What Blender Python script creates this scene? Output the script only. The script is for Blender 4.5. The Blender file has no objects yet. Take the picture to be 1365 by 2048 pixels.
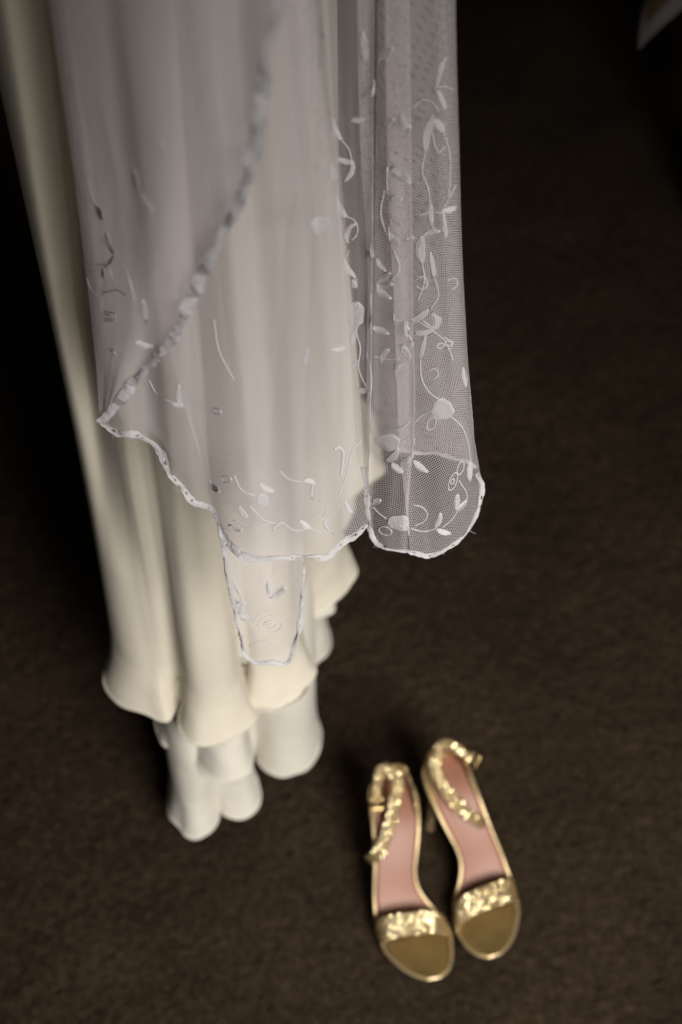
import bpy, math, random
import numpy as np
from mathutils import Vector

random.seed(7); np.random.seed(7)
R = math.radians
sc = bpy.context.scene
C = sc.collection

# ------------------------------------------------------------------ camera, light, exposure
CAM_H, PITCH, LENS = 1.5, 50.0, 50.0
cam_d = bpy.data.cameras.new('camera'); cam = bpy.data.objects.new('camera', cam_d); C.objects.link(cam)
cam.location = (0, 0, CAM_H); cam.rotation_euler = (R(90 - PITCH), 0, 0)
cam_d.sensor_fit = 'VERTICAL'; cam_d.sensor_height = 36.0; cam_d.lens = LENS
cam_d.clip_start = 0.02; cam_d.clip_end = 60
cam_d.dof.use_dof = True; cam_d.dof.focus_distance = 0.985; cam_d.dof.aperture_fstop = 4.2
cam_d.dof.aperture_blades = 0
sc.camera = cam

w = bpy.data.worlds.new('World'); sc.world = w; w.use_nodes = True
w.node_tree.nodes['Background'].inputs[0].default_value = (1.0, 0.93, 0.86, 1)
w.node_tree.nodes['Background'].inputs[1].default_value = 0.016

def area_lamp(name, loc, target, sx, sy, power, color, spread):
    d = bpy.data.lights.new(name, 'AREA'); d.shape = 'RECTANGLE'; d.size = sx; d.size_y = sy
    d.energy = power; d.color = color; d.spread = R(spread)
    o = bpy.data.objects.new(name, d); C.objects.link(o); o.location = loc
    o.rotation_euler = (Vector(target) - Vector(loc)).to_track_quat('-Z', 'Y').to_euler()
    return o
area_lamp('window_light', (0.76, -0.72, 1.62), (0.08, 0.75, -0.10), 0.8, 0.8, 11.2, (1.0, 0.965, 0.905), 66)

vs = sc.view_settings
vs.view_transform = 'Standard'; vs.look = 'None'; vs.exposure = 0.0; vs.gamma = 1.0; vs.use_curve_mapping = False
sc.cycles.transparent_max_bounces = 40
sc.cycles.max_bounces = 10
sc.cycles.diffuse_bounces = 4
sc.cycles.sample_clamp_indirect = 6
sc.cycles.use_denoising = True

# ------------------------------------------------------------------ measuring the photograph
F = LENS / 36.0 * 2048; CX, CY = 682.5, 1024.0
sp, cp = math.sin(R(PITCH)), math.cos(R(PITCH))
def ray(u, v):
    a, b = (u - CX) / F, (v - CY) / F
    return np.array([a, cp - b * sp, -sp - b * cp])
def PY(u, v, Y):                       # a measured point at distance Y from the camera's foot
    d = ray(u, v); return np.array([0, 0, CAM_H]) + d * (Y / d[1])
def PZ(u, v, z):                       # a measured point at height z
    d = ray(u, v); return np.array([0, 0, CAM_H]) + d * ((z - CAM_H) / d[2])
def to_px(P):
    P = np.asarray(P); x = P[..., 0]; y = P[..., 1]; z = P[..., 2] - CAM_H
    dep = y * cp - z * sp; up = y * sp + z * cp
    return np.stack([CX + F * x / dep, CY - F * up / dep], -1)

# ------------------------------------------------------------------ object helpers
def link(name, me, mats=None, parent=None, smooth=True):
    o = bpy.data.objects.new(name, me); C.objects.link(o)
    if mats is not None: me.materials.append(mats)
    if parent is not None: o.parent = parent
    if smooth and len(me.polygons): me.polygons.foreach_set('use_smooth', [True] * len(me.polygons))
    return o
def mesh(name, V, Fc, mat=None, parent=None, uv=None, smooth=True):
    me = bpy.data.meshes.new(name)
    me.from_pydata([tuple(map(float, p)) for p in V], [], [tuple(map(int, f)) for f in Fc])
    if uv is not None:
        l = me.uv_layers.new(name='UVMap'); idx = np.empty(len(me.loops), int); me.loops.foreach_get('vertex_index', idx)
        l.data.foreach_set('uv', np.asarray(uv)[idx].astype(np.float32).ravel())
    me.update()
    return link(name, me, mat, parent, smooth)
def thing(name, label, cat, loc=(0, 0, 0), group=None):
    o = bpy.data.objects.new(name, None); C.objects.link(o); o.location = loc; o.empty_display_size = 0.05
    o['label'] = label; o['category'] = cat
    if group: o['group'] = group
    bpy.context.view_layer.update()
    return o
def attach(o, parent):                # keep world coordinates of the mesh, thing's empty may sit elsewhere
    o.parent = parent
    r = parent
    while r.parent: r = r.parent
    if parent.type == 'EMPTY': o.location = tuple(-c for c in parent.location)
    return o
def tag(o, label, cat, group=None):
    o['label'] = label; o['category'] = cat
    if group: o['group'] = group
    return o

def interp_curve(P, s, sq, closed=False):
    """cubic (finite-difference Hermite) through P[k] at parameters s, evaluated at sq. P: (n, ...)"""
    P = np.asarray(P, float); s = np.asarray(s, float); n = len(s)
    m = np.zeros_like(P)
    ds = np.diff(s); sh = (-1,) + (1,) * (P.ndim - 1)
    dl = np.diff(P, axis=0) / ds.reshape(sh)
    m[1:-1] = (dl[:-1] * ds[1:].reshape(sh) + dl[1:] * ds[:-1].reshape(sh)) / (ds[:-1] + ds[1:]).reshape(sh)
    m[0] = dl[0]; m[-1] = dl[-1]
    if closed:
        t = (dl[-1] * ds[0] + dl[0] * ds[-1]) / (ds[0] + ds[-1]); m[0] = t; m[-1] = t
    k = np.clip(np.searchsorted(s, sq, side='right') - 1, 0, n - 2)
    h = ds[k]; t = (sq - s[k]) / h
    t = t.reshape(sh); h = h.reshape(sh)
    t2, t3 = t * t, t * t * t
    return (2*t3 - 3*t2 + 1) * P[k] + (t3 - 2*t2 + t) * h * m[k] + (-2*t3 + 3*t2) * P[k+1] + (t3 - t2) * h * m[k+1]
def chord(P):
    d = np.linalg.norm(np.diff(P, axis=0), axis=-1); return np.concatenate([[0], np.cumsum(np.maximum(d, 1e-6))])
def resample(P, n, closed=False):
    P = np.asarray(P, float)
    if closed: P = np.vstack([P, P[:1]])
    s = chord(P); q = np.linspace(0, s[-1], n)
    Q = interp_curve(P, s, q, closed)
    s2 = chord(Q); Q2 = np.stack([np.interp(np.linspace(0, s2[-1], n), s2, Q[:, i]) for i in range(3)], -1)
    return Q2
def loft(cols, nt, ns):
    """grid (nt rows from top to hem, ns across) through guide lines"""
    G = np.stack([resample(c, nt) for c in cols])            # k, nt, 3
    s = np.concatenate([[0], np.cumsum(np.maximum(np.linalg.norm(np.diff(G, axis=0), axis=-1).mean(1), 1e-4) ** 0.75)])
    # denser sampling where it matters: equal share by length
    q = np.linspace(0, s[-1], ns)
    return np.transpose(interp_curve(G, s, q), (1, 0, 2))    # nt, ns, 3
def grid_faces(nr, nc, closed=False):
    i, j = np.meshgrid(np.arange(nr - 1), np.arange(nc if closed else nc - 1), indexing='ij')
    j2 = (j + 1) % nc
    return np.stack([i * nc + j, i * nc + j2, (i + 1) * nc + j2, (i + 1) * nc + j], -1).reshape(-1, 4)
def grid_normals(G):
    a = np.gradient(G, axis=0); b = np.gradient(G, axis=1)
    n = np.cross(a, b); n /= np.maximum(np.linalg.norm(n, axis=-1, keepdims=True), 1e-9)
    cam_dir = np.array([0, 0, CAM_H]) - G
    flip = np.sign((n * cam_dir).sum(-1, keepdims=True)); flip[flip == 0] = 1
    return n * flip
def metric_uv(G):
    d = np.linalg.norm(np.diff(G, axis=1), axis=-1); U = np.concatenate([np.zeros((G.shape[0], 1)), np.cumsum(d, 1)], 1)
    U -= U[:, G.shape[1] // 2][:, None]
    d = np.linalg.norm(np.diff(G, axis=0), axis=-1); V = np.concatenate([np.zeros((1, G.shape[1])), np.cumsum(d, 0)], 0)
    V = V - V[-1:].mean() if False else G[..., 2]
    return np.stack([U, V], -1).reshape(-1, 2)
def smooth_noise(shape, cells, seed):
    rs = np.random.RandomState(seed); a = rs.randn(cells[0] + 3, cells[1] + 3)
    y = np.linspace(0, cells[0], shape[0]); x = np.linspace(0, cells[1], shape[1])
    def w4(t): return np.stack([(1-t)**3/6, (3*t**3-6*t*t+4)/6, (-3*t**3+3*t*t+3*t+1)/6, t**3/6], -1)
    iy = np.minimum(y.astype(int), cells[0]-1); ix = np.minimum(x.astype(int), cells[1]-1)
    wy = w4(y-iy); wx = w4(x-ix); out = np.zeros(shape)
    for k in range(4):
        for l in range(4):
            out += wy[:, k][:, None] * wx[:, l][None] * a[(iy+k)[:, None], (ix+l)[None]]
    return out
def tube(path, r, nseg=8, closed=False, squash=None):
    """tube mesh along a path; r scalar or array"""
    P = np.asarray(path, float); n = len(P); r = np.broadcast_to(np.asarray(r, float), (n,))
    T = np.gradient(P, axis=0)
    if closed: T = np.roll(P, -1, 0) - np.roll(P, 1, 0)
    T /= np.maximum(np.linalg.norm(T, axis=1, keepdims=True), 1e-9)
    ref = np.array([0, 1.0, 0.2]); N = []; prev = None
    for t in T:
        b = ref if prev is None else prev
        nn = b - t * b.dot(t)
        if np.linalg.norm(nn) < 1e-4: nn = np.array([1.0, 0, 0]) - t * t[0]
        nn /= np.linalg.norm(nn); N.append(nn); prev = nn
    N = np.array(N); B = np.cross(T, N)
    a = np.linspace(0, 2*np.pi, nseg, endpoint=False)
    V = P[:, None] + r[:, None, None] * (np.cos(a)[None, :, None] * N[:, None] + np.sin(a)[None, :, None] * B[:, None])
    Fc = []
    for i in range(n if closed else n - 1):
        i2 = (i + 1) % n
        for k in range(nseg):
            k2 = (k + 1) % nseg; Fc.append((i*nseg+k, i*nseg+k2, i2*nseg+k2, i2*nseg+k))
    if not closed:
        Fc.append(tuple(range(nseg))[::-1]); Fc.append(tuple((n-1)*nseg + k for k in range(nseg)))
    return V.reshape(-1, 3), Fc
def merge(parts):
    V, Fc, o = [], [], 0
    for v, f in parts:
        V.append(np.asarray(v)); Fc += [tuple(i + o for i in q) for q in f]; o += len(v)
    return np.vstack(V), Fc

# ------------------------------------------------------------------ materials
def new_mat(name):
    m = bpy.data.materials.new(name); m.use_nodes = True; nt = m.node_tree
    return m, nt, nt.nodes, nt.links, nt.nodes['Principled BSDF']
def noise(nt, scale, detail=3, rough=0.55, vec=None):
    n = nt.nodes.new('ShaderNodeTexNoise'); n.inputs['Scale'].default_value = scale
    n.inputs['Detail'].default_value = detail; n.inputs['Roughness'].default_value = rough
    if vec is not None: nt.links.new(vec, n.inputs['Vector'])
    return n
def ramp(nt, fac, stops):
    r = nt.nodes.new('ShaderNodeValToRGB'); e = r.color_ramp.elements
    e[0].position, e[0].color = stops[0][0], (*stops[0][1], 1); e[1].position, e[1].color = stops[-1][0], (*stops[-1][1], 1)
    for p, c in stops[1:-1]:
        q = e.new(p); q.color = (*c, 1)
    nt.links.new(fac, r.inputs[0]); return r
def bump(nt, height, strength, dist, bsdf_in):
    b = nt.nodes.new('ShaderNodeBump'); b.inputs['Strength'].default_value = strength; b.inputs['Distance'].default_value = dist
    nt.links.new(height, b.inputs['Height']); nt.links.new(b.outputs[0], bsdf_in); return b
def objco(nt):
    return nt.nodes.new('ShaderNodeTexCoord').outputs['Object']
def math_node(nt, op, a, b=None, c=None):
    m = nt.nodes.new('ShaderNodeMath'); m.operation = op
    for i, x in enumerate((a, b, c)):
        if x is None: continue
        if isinstance(x, (int, float)): m.inputs[i].default_value = x
        else: nt.links.new(x, m.inputs[i])
    return m.outputs[0]

def mat_carpet():
    m, nt, N, L, B = new_mat('carpet_pile'); co = objco(nt)
    n1 = noise(nt, 330, 3, 0.7, co); n2 = noise(nt, 120, 3, 0.6, co); n3 = noise(nt, 6, 2, 0.5, co)
    s = math_node(nt, 'ADD', math_node(nt, 'MULTIPLY', n1.outputs[0], 0.55), math_node(nt, 'MULTIPLY', n2.outputs[0], 0.45))
    s = math_node(nt, 'ADD', s, math_node(nt, 'MULTIPLY', math_node(nt, 'SUBTRACT', n3.outputs[0], 0.5), 0.22))
    r = ramp(nt, s, [(0.30, (0.010, 0.0068, 0.0042)), (0.50, (0.029, 0.0192, 0.0115)), (0.70, (0.068, 0.045, 0.026))])
    L.new(r.outputs[0], B.inputs['Base Color']); B.inputs['Roughness'].default_value = 0.95
    B.inputs['Specular IOR Level'].default_value = 0.1
    bump(nt, n1.outputs[0], 0.8, 0.004, B.inputs['Normal']); return m
def mat_fabric(name, col, translucent=0.12, weave=2600, rough=0.62, sheen=0.15):
    m, nt, N, L, B = new_mat(name); co = objco(nt)
    n3 = noise(nt, 9, 2, 0.5, co)
    r = ramp(nt, n3.outputs[0], [(0.3, tuple(c * 0.94 for c in col)), (0.7, tuple(min(1, c * 1.03) for c in col))])
    L.new(r.outputs[0], B.inputs['Base Color']); B.inputs['Roughness'].default_value = rough
    B.inputs['Specular IOR Level'].default_value = 0.25
    B.inputs['Sheen Weight'].default_value = sheen; B.inputs['Sheen Roughness'].default_value = 0.4
    n1 = noise(nt, weave, 2, 0.6, co); n2 = noise(nt, 60, 3, 0.5, co)
    h = math_node(nt, 'ADD', math_node(nt, 'MULTIPLY', n1.outputs[0], 0.25), math_node(nt, 'MULTIPLY', n2.outputs[0], 1.0))
    b = bump(nt, h, 0.35, 0.0012, B.inputs['Normal'])
    t = N.new('ShaderNodeBsdfTranslucent'); t.inputs[0].default_value = (col[0], col[1] * 0.93, col[2] * 0.8, 1)
    mx = N.new('ShaderNodeMixShader'); mx.inputs[0].default_value = translucent
    L.new(B.outputs[0], mx.inputs[1]); L.new(t.outputs[0], mx.inputs[2])
    L.new(mx.outputs[0], N['Material Output'].inputs[0]); return m
def mat_net():
    """hexagonal bobbin net, cell about 1.7 mm: holes are open, threads are matt cotton"""
    m, nt, N, L, B = new_mat('tulle_net'); N.remove(B)
    uv = N.new('ShaderNodeTexCoord').outputs['UV']
    # gentle pull of the net
    nz = noise(nt, 14, 2, 0.5, uv)
    off = N.new('ShaderNodeVectorMath'); off.operation = 'SUBTRACT'; L.new(nz.outputs['Color'], off.inputs[0]); off.inputs[1].default_value = (0.5, 0.5, 0.5)
    scl = N.new('ShaderNodeVectorMath'); scl.operation = 'SCALE'; L.new(off.outputs[0], scl.inputs[0]); scl.inputs['Scale'].default_value = 0.006
    ad = N.new('ShaderNodeVectorMath'); ad.operation = 'ADD'; L.new(uv, ad.inputs[0]); L.new(scl.outputs[0], ad.inputs[1])
    cell = 0.00172; k = 2 * math.pi / (cell * 0.866)
    tot = None
    for a in (12, 72, 132):
        d = N.new('ShaderNodeVectorMath'); d.operation = 'DOT_PRODUCT'; L.new(ad.outputs[0], d.inputs[0])
        d.inputs[1].default_value = (math.cos(R(a)) * k, math.sin(R(a)) * k * 1.0, 0)
        c = math_node(nt, 'COSINE', d.outputs['Value'])
        tot = c if tot is None else math_node(nt, 'ADD', tot, c)
    mr = N.new('ShaderNodeMapRange'); mr.interpolation_type = 'SMOOTHSTEP'; L.new(tot, mr.inputs[0])
    mr.inputs[1].default_value = -1.14; mr.inputs[2].default_value = -0.62; mr.inputs[3].default_value = 1.0; mr.inputs[4].default_value = 0.03
    df = N.new('ShaderNodeBsdfDiffuse'); df.inputs[0].default_value = (0.83, 0.775, 0.780, 1)
    tl = N.new('ShaderNodeBsdfTranslucent'); tl.inputs[0].default_value = (0.83, 0.775, 0.780, 1)
    m1 = N.new('ShaderNodeMixShader'); m1.inputs[0].default_value = 0.35; L.new(df.outputs[0], m1.inputs[1]); L.new(tl.outputs[0], m1.inputs[2])
    tr = N.new('ShaderNodeBsdfTransparent')
    m2 = N.new('ShaderNodeMixShader'); L.new(mr.outputs[0], m2.inputs[0]); L.new(tr.outputs[0], m2.inputs[1]); L.new(m1.outputs[0], m2.inputs[2])
    L.new(m2.outputs[0], N['Material Output'].inputs[0]); return m
def mat_thread(name, col):
    m, nt, N, L, B = new_mat(name); co = objco(nt)
    n = noise(nt, 900, 3, 0.6, co)
    r = ramp(nt, n.outputs[0], [(0.3, tuple(c * 0.9 for c in col)), (0.62, col)]); L.new(r.outputs[0], B.inputs['Base Color'])
    B.inputs['Roughness'].default_value = 0.75; B.inputs['Specular IOR Level'].default_value = 0.2
    bump(nt, n.outputs[0], 0.35, 0.0004, B.inputs['Normal'])
    t = N.new('ShaderNodeBsdfTranslucent'); L.new(r.outputs[0], t.inputs[0])
    mx = N.new('ShaderNodeMixShader'); mx.inputs[0].default_value = 0.42
    L.new(B.outputs[0], mx.inputs[1]); L.new(t.outputs[0], mx.inputs[2]); L.new(mx.outputs[0], N['Material Output'].inputs[0]); return m
def mat_glitter():
    m, nt, N, L, B = new_mat('gold_glitter'); co = objco(nt)
    v = N.new('ShaderNodeTexVoronoi'); v.inputs['Scale'].default_value = 1900; L.new(co, v.inputs['Vector'])
    s = N.new('ShaderNodeVectorMath'); s.operation = 'SUBTRACT'; L.new(v.outputs['Color'], s.inputs[0]); s.inputs[1].default_value = (0.5, 0.5, 0.5)
    s2 = N.new('ShaderNodeVectorMath'); s2.operation = 'SCALE'; L.new(s.outputs[0], s2.inputs[0]); s2.inputs['Scale'].default_value = 1.7
    g = N.new('ShaderNodeNewGeometry')
    a = N.new('ShaderNodeVectorMath'); a.operation = 'ADD'; L.new(g.outputs['Normal'], a.inputs[0]); L.new(s2.outputs[0], a.inputs[1])
    nn = N.new('ShaderNodeVectorMath'); nn.operation = 'NORMALIZE'; L.new(a.outputs[0], nn.inputs[0]); L.new(nn.outputs[0], B.inputs['Normal'])
    sx = N.new('ShaderNodeSeparateXYZ'); L.new(v.outputs['Color'], sx.inputs[0])
    r = ramp(nt, sx.outputs[0], [(0.0, (0.22, 0.12, 0.035)), (0.5, (0.55, 0.37, 0.15)), (1.0, (1.0, 0.88, 0.62))])
    L.new(r.outputs[0], B.inputs['Base Color']); B.inputs['Metallic'].default_value = 0.6; B.inputs['Roughness'].default_value = 0.20
    return m
def mat_plain(name, col, rough=0.4, metal=0.0, ns=40, amp=0.12, bmp=0.15, spec=0.5):
    m, nt, N, L, B = new_mat(name); co = objco(nt); n = noise(nt, ns, 4, 0.6, co)
    r = ramp(nt, n.outputs[0], [(0.3, tuple(c * (1 - amp) for c in col)), (0.7, tuple(min(1, c * (1 + amp)) for c in col))])
    L.new(r.outputs[0], B.inputs['Base Color']); B.inputs['Metallic'].default_value = metal
    rr = N.new('ShaderNodeMapRange'); L.new(n.outputs[0], rr.inputs[0]); rr.inputs[3].default_value = rough * 0.85; rr.inputs[4].default_value = rough * 1.15
    L.new(rr.outputs[0], B.inputs['Roughness']); B.inputs['Specular IOR Level'].default_value = spec
    n2 = noise(nt, ns * 14, 3, 0.6, co); bump(nt, n2.outputs[0], bmp, 0.0006, B.inputs['Normal']); return m
def mat_wood():
    m, nt, N, L, B = new_mat('dark_wood'); co = objco(nt)
    mp = N.new('ShaderNodeMapping'); mp.inputs['Scale'].default_value = (14, 14, 1.5); L.new(co, mp.inputs[0])
    n = noise(nt, 4, 5, 0.6, mp.outputs[0])
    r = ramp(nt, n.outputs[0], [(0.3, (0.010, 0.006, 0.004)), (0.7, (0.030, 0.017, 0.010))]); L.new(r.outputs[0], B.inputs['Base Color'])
    B.inputs['Roughness'].default_value = 0.5; bump(nt, n.outputs[0], 0.2, 0.001, B.inputs['Normal']); return m

M = dict(carpet=mat_carpet(), ivory=mat_fabric('ivory_crepe', (0.725, 0.668, 0.558)), ivory2=mat_fabric('ivory_lining', (0.75, 0.71, 0.625), 0.10, 2600, 0.5),
         net=mat_net(), thread=mat_thread('white_cotton', (0.90, 0.88, 0.89)), trim=mat_thread('lace_trim_cotton', (0.80, 0.785, 0.81)),
         glitter=mat_glitter(), gold=mat_plain('pale_gold_leather', (0.74, 0.57, 0.33), 0.34, 0.75), gold_in=mat_plain('gold_lining_leather', (0.42, 0.29, 0.11), 0.36, 0.8),
         pink=mat_plain('pink_leather', (0.27, 0.116, 0.071), 0.48, 0.0, 60, 0.08, 0.12), sole=mat_plain('sole_leather', (0.20, 0.12, 0.07), 0.6),
         flake=mat_plain('glitter_flake', (0.95, 0.78, 0.48), 0.16, 1.0, 300, 0.15, 0.0), metal=mat_plain('buckle_metal', (0.80, 0.60, 0.28), 0.22, 1.0), wood=mat_wood(),
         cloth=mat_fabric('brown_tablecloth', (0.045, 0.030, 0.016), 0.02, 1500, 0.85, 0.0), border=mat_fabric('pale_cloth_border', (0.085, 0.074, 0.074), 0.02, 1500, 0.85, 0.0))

# ------------------------------------------------------------------ carpet
def build_carpet():
    # one sheet: a finely tufted field where the camera looks, wide plain cells outside it
    xs = np.concatenate([np.linspace(-3, -0.75, 12)[:-1], np.linspace(-0.75, 0.9, 380), np.linspace(0.9, 3, 12)[1:]])
    ys = np.concatenate([np.linspace(-2, 0.42, 10)[:-1], np.linspace(0.42, 1.9, 350), np.linspace(1.9, 4, 60)[1:]])
    X, Y = np.meshgrid(xs, ys); sh = X.shape
    rs = np.random.RandomState(3)
    Z = 0.0012 * rs.randn(*sh) + 0.0012 * smooth_noise(sh, (150, 160), 5) + 0.0015 * smooth_noise(sh, (40, 44), 6)
    inner = (X > -0.76) & (X < 0.91) & (Y > 0.41)
    Z = np.where(inner, Z, 0) - 0.003
    X = X + np.where(inner, 0.0009 * rs.randn(*sh), 0); Y = Y + np.where(inner, 0.0009 * rs.randn(*sh), 0)
    nv = X.size; Fc = grid_faces(*sh)
    me = bpy.data.meshes.new('carpet'); me.vertices.add(nv); me.vertices.foreach_set('co', np.stack([X, Y, Z], -1).astype(np.float32).ravel())
    me.loops.add(Fc.size); me.loops.foreach_set('vertex_index', Fc.astype(np.int32).ravel())
    me.polygons.add(len(Fc)); me.polygons.foreach_set('loop_start', (np.arange(len(Fc)) * 4).astype(np.int32))
    me.update(calc_edges=True)
    o = link('carpet', me, M['carpet']); o['kind'] = 'structure'; return o
build_carpet()

# ------------------------------------------------------------------ the dress
dress = thing('wedding_dress', 'hanging ivory crepe gown with flared tiers of hem, behind the lace veil', 'dress', (-0.09, 0.92, 0.05))
def skirt(name, hem, levels, oval_c, oval_r, mat, n=620, hem_r=0.0011, wrinkle=0.0016, seed=1, soft=11.0, pinch=0.0065, fold=1.3, crease=1.1, dent=0.0):
    """hem: closed list of 3-D points; levels: (z, weight of the hem's folds, oval scale)"""
    H = resample(hem, n + 1, True)[:-1]; H[:, 2] += 0.0010 * np.sin(np.arange(n) * 2*np.pi/n * 23 + seed) + 0.0006 * np.sin(np.arange(n) * 2*np.pi/n * 41)
    ang = np.unwrap(np.arctan2(H[:, 1] - oval_c[1], H[:, 0] - oval_c[0]))
    tot = ang[-1] - ang[0] + (ang[0] + 2*np.pi*np.sign(ang[-1]-ang[0]) - ang[-1])
    lin = np.linspace(0, tot, n, endpoint=False); dev = ang - lin
    kern = np.exp(-0.5 * (np.arange(-90, 91) / 32.0) ** 2); kern /= kern.sum()
    dev = np.convolve(np.concatenate([dev[-90:], dev, dev[:90]]), kern, 'valid')
    th = lin + dev
    # softer copy of the hem outline: folds lose their small kinks as they rise
    k2 = np.exp(-0.5 * (np.arange(-30, 31) / soft) ** 2); k2 /= k2.sum()
    Hs = np.stack([np.convolve(np.concatenate([H[-30:, i], H[:, i], H[:30, i]]), k2, 'valid') for i in range(3)], -1)
    k3 = np.exp(-0.5 * (np.arange(-80, 81) / (soft * 2.4)) ** 2); k3 /= k3.sum()
    Hw = np.stack([np.convolve(np.concatenate([H[-80:, i], H[:, i], H[:80, i]]), k3, 'valid') for i in range(3)], -1)
    tg = np.roll(Hs, -3, 0) - np.roll(Hs, 3, 0); nm = np.stack([tg[:, 1], -tg[:, 0]], -1); nm /= np.maximum(np.linalg.norm(nm, axis=1, keepdims=True), 1e-9)
    area = 0.5 * np.sum(Hs[:, 0] * np.roll(Hs[:, 1], -1) - np.roll(Hs[:, 0], -1) * Hs[:, 1]); Hs[:, :2] -= nm * np.sign(area) * pinch
    zl = np.array([l[0] for l in levels]); wl = np.array([l[1] for l in levels]); so = np.array([l[2] for l in levels])
    top, bot = zl[0], zl[-1]
    knee = 1 - min(0.5, 0.062 / (top - bot)); tt = np.concatenate([np.linspace(0, knee, 80, endpoint=False), np.linspace(knee, 1, 34)])
    rows = []
    for t in tt:
        zf = top + (bot - top) * t
        wgt = np.interp(-zf, -zl, wl); sc_ = np.interp(-zf, -zl, so)
        near = max(0.0, min(1.0, (t - knee) / (1 - knee))) ** 1.5
        up_ = min(1.0, max(0.0, (zf - bot - 0.06) / 0.45)); base = H * near + (Hs * (1 - up_) + Hw * up_) * (1 - near)
        O = np.stack([oval_c[0] + oval_r[0] * sc_ * np.cos(th), oval_c[1] + oval_r[1] * sc_ * np.sin(th)], -1)
        xy = O * (1 - wgt) + base[:, :2] * wgt
        z = zf + (H[:, 2] - bot) * (near ** 2)
        rows.append(np.concatenate([xy, z[:, None] if np.ndim(z) else np.full((n, 1), z)], 1))
    G = np.stack(rows)
    if dent:          # a deep soft fold just inside the left edge, dying out above the hem
        zz_ = G[..., 2]; xv = np.interp(zz_, [0.55, 0.75, 1.05], [-0.198, -0.203, -0.184]); wz = np.clip((zz_ - 0.50) / 0.25, 0, 1)
        G[..., 1] += dent * wz * np.exp(-((G[..., 0] - xv) / 0.013) ** 2) * (G[..., 1] < oval_c[1])
    nrm = np.cross(np.gradient(G, axis=0), np.roll(G, -1, 1) - np.roll(G, 1, 1)); nrm /= np.maximum(np.linalg.norm(nrm, axis=-1, keepdims=True), 1e-9)
    nz = fold * smooth_noise((G.shape[0], n), (3, 64), seed + 5) + smooth_noise((G.shape[0], n), (9, 46), seed) + 0.5 * smooth_noise((G.shape[0], n), (22, 90), seed + 1)
    cr_ = smooth_noise((G.shape[0], n), (2, 44), seed + 9); nz = nz - crease * np.exp(-(cr_ / 0.50) ** 2) * np.clip(0.4 + smooth_noise((G.shape[0], n), (4, 20), seed + 10), 0, 1)
    win = np.minimum(1, np.minimum(np.arange(n), n - 1 - np.arange(n)) / 25.0)
    G = G + nrm * (wrinkle * nz * win[None] * np.interp(tt, [0, 0.45, 0.75, 1], [0.35, 0.5, 1.0, 0.5])[:, None])[..., None]
    o = attach(mesh(name, G.reshape(-1, 3), grid_faces(G.shape[0], n, True), mat), dress)
    hp = G[-1]; V, Fc = tube(hp, hem_r, 6, True)
    h = mesh('rolled_hem', V, Fc, mat); h.parent = o
    return o
HZ = 0.30
hem_px = [(216,1325),(209,1365),(233,1402),(295,1429),(338,1441),(352,1418),(368,1372),(357,1440),(361,1466),(387,1488),(436,1487),(493,1459),(514,1433),(503,1404),
          (492,1345),(488,1392),(498,1410),(524,1415),(576,1395),(616,1369),(633,1345),(627,1316),(602,1240),(613,1238),(642,1224),(673,1202),(699,1171),(715,1143),(706,1118),
          (682,1046),(712,985),(745,962),(770,942),(764,915)]
hem = [PZ(u, v, HZ) for u, v in hem_px] + [np.array(p) for p in [(0.03,1.17,HZ),(-0.05,1.22,HZ),(-0.13,1.17,HZ),(-0.19,1.08,HZ),(-0.20,0.98,HZ),(-0.222,0.88,HZ)]]
skirt('outer_skirt', hem, [(1.46, 0.20, 0.95), (1.15, 0.27, 1.0), (0.85, 0.40, 1.0), (0.62, 0.60, 1.0), (0.46, 0.74, 1.0), (0.375, 0.82, 1.0), (0.335, 0.88, 1.0), (0.30, 1.0, 1.0)],
      (-0.1325, 0.925), (0.1255, 0.150), M['ivory'], dent=0.04)
MZ = 0.20
mid = [PZ(u, v, MZ) for u, v in [(318,1470),(330,1492),(352,1496),(372,1490),(388,1510),(414,1547),(436,1561),(466,1561),(497,1546),(508,1515),(502,1470)]]
mid += [np.array((p[0], p[1], 0.235)) for p in (PZ(512,1440,.22), PZ(560,1435,.22), PZ(612,1405,.22), PZ(622,1370,.22))]
mid += [PZ(u, v, MZ) for u, v in [(614,1290),(628,1240),(650,1232),(668,1222),(668,1200),(655,1150)]]
mid += [np.array(p) for p in [(0.01,1.12,MZ),(-0.05,1.15,MZ),(-0.12,1.10,MZ),(-0.18,1.0,MZ),(-0.19,0.9,MZ)]]
skirt('middle_tier', mid, [(0.42, 0.30, 0.5), (0.33, 0.75, 0.75), (0.27, 0.93, 0.9), (0.20, 1.0, 0.9)], (-0.098, 0.925), (0.112, 0.142), M['ivory2'], 420, 0.0009, 0.0012, 11, 6.0, 0.005)
LZ = 0.055
lin = [PZ(u, v, LZ) for u, v in [(338,1590),(341,1634),(362,1658),(372,1672),(396,1678),(418,1668),(436,1642),(441,1618),(448,1630),(466,1637),(493,1635),(515,1616),(521,1593),(514,1560),
        (503,1520),(510,1505),(515,1523),(532,1541),(572,1552),(607,1543),(635,1513),(643,1470),(636,1440),(612,1395),(615,1350),(633,1327),(651,1312),(662,1290),(658,1262),(630,1215)]]
lin += [np.array(p) for p in [(-0.04,1.12,LZ),(-0.10,1.10,LZ),(-0.16,1.02,LZ),(-0.175,0.92,LZ)]]
skirt('lining', lin, [(0.42, 0.35, 0.5), (0.31, 0.85, 0.8), (0.20, 0.94, 0.9), (0.095, 0.965, 0.9), (0.055, 1.0, 0.9)], (-0.09, 0.915), (0.10, 0.13), M['ivory2'], 480, 0.0011, 0.0010, 21, 6.0, 0.005)

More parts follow.
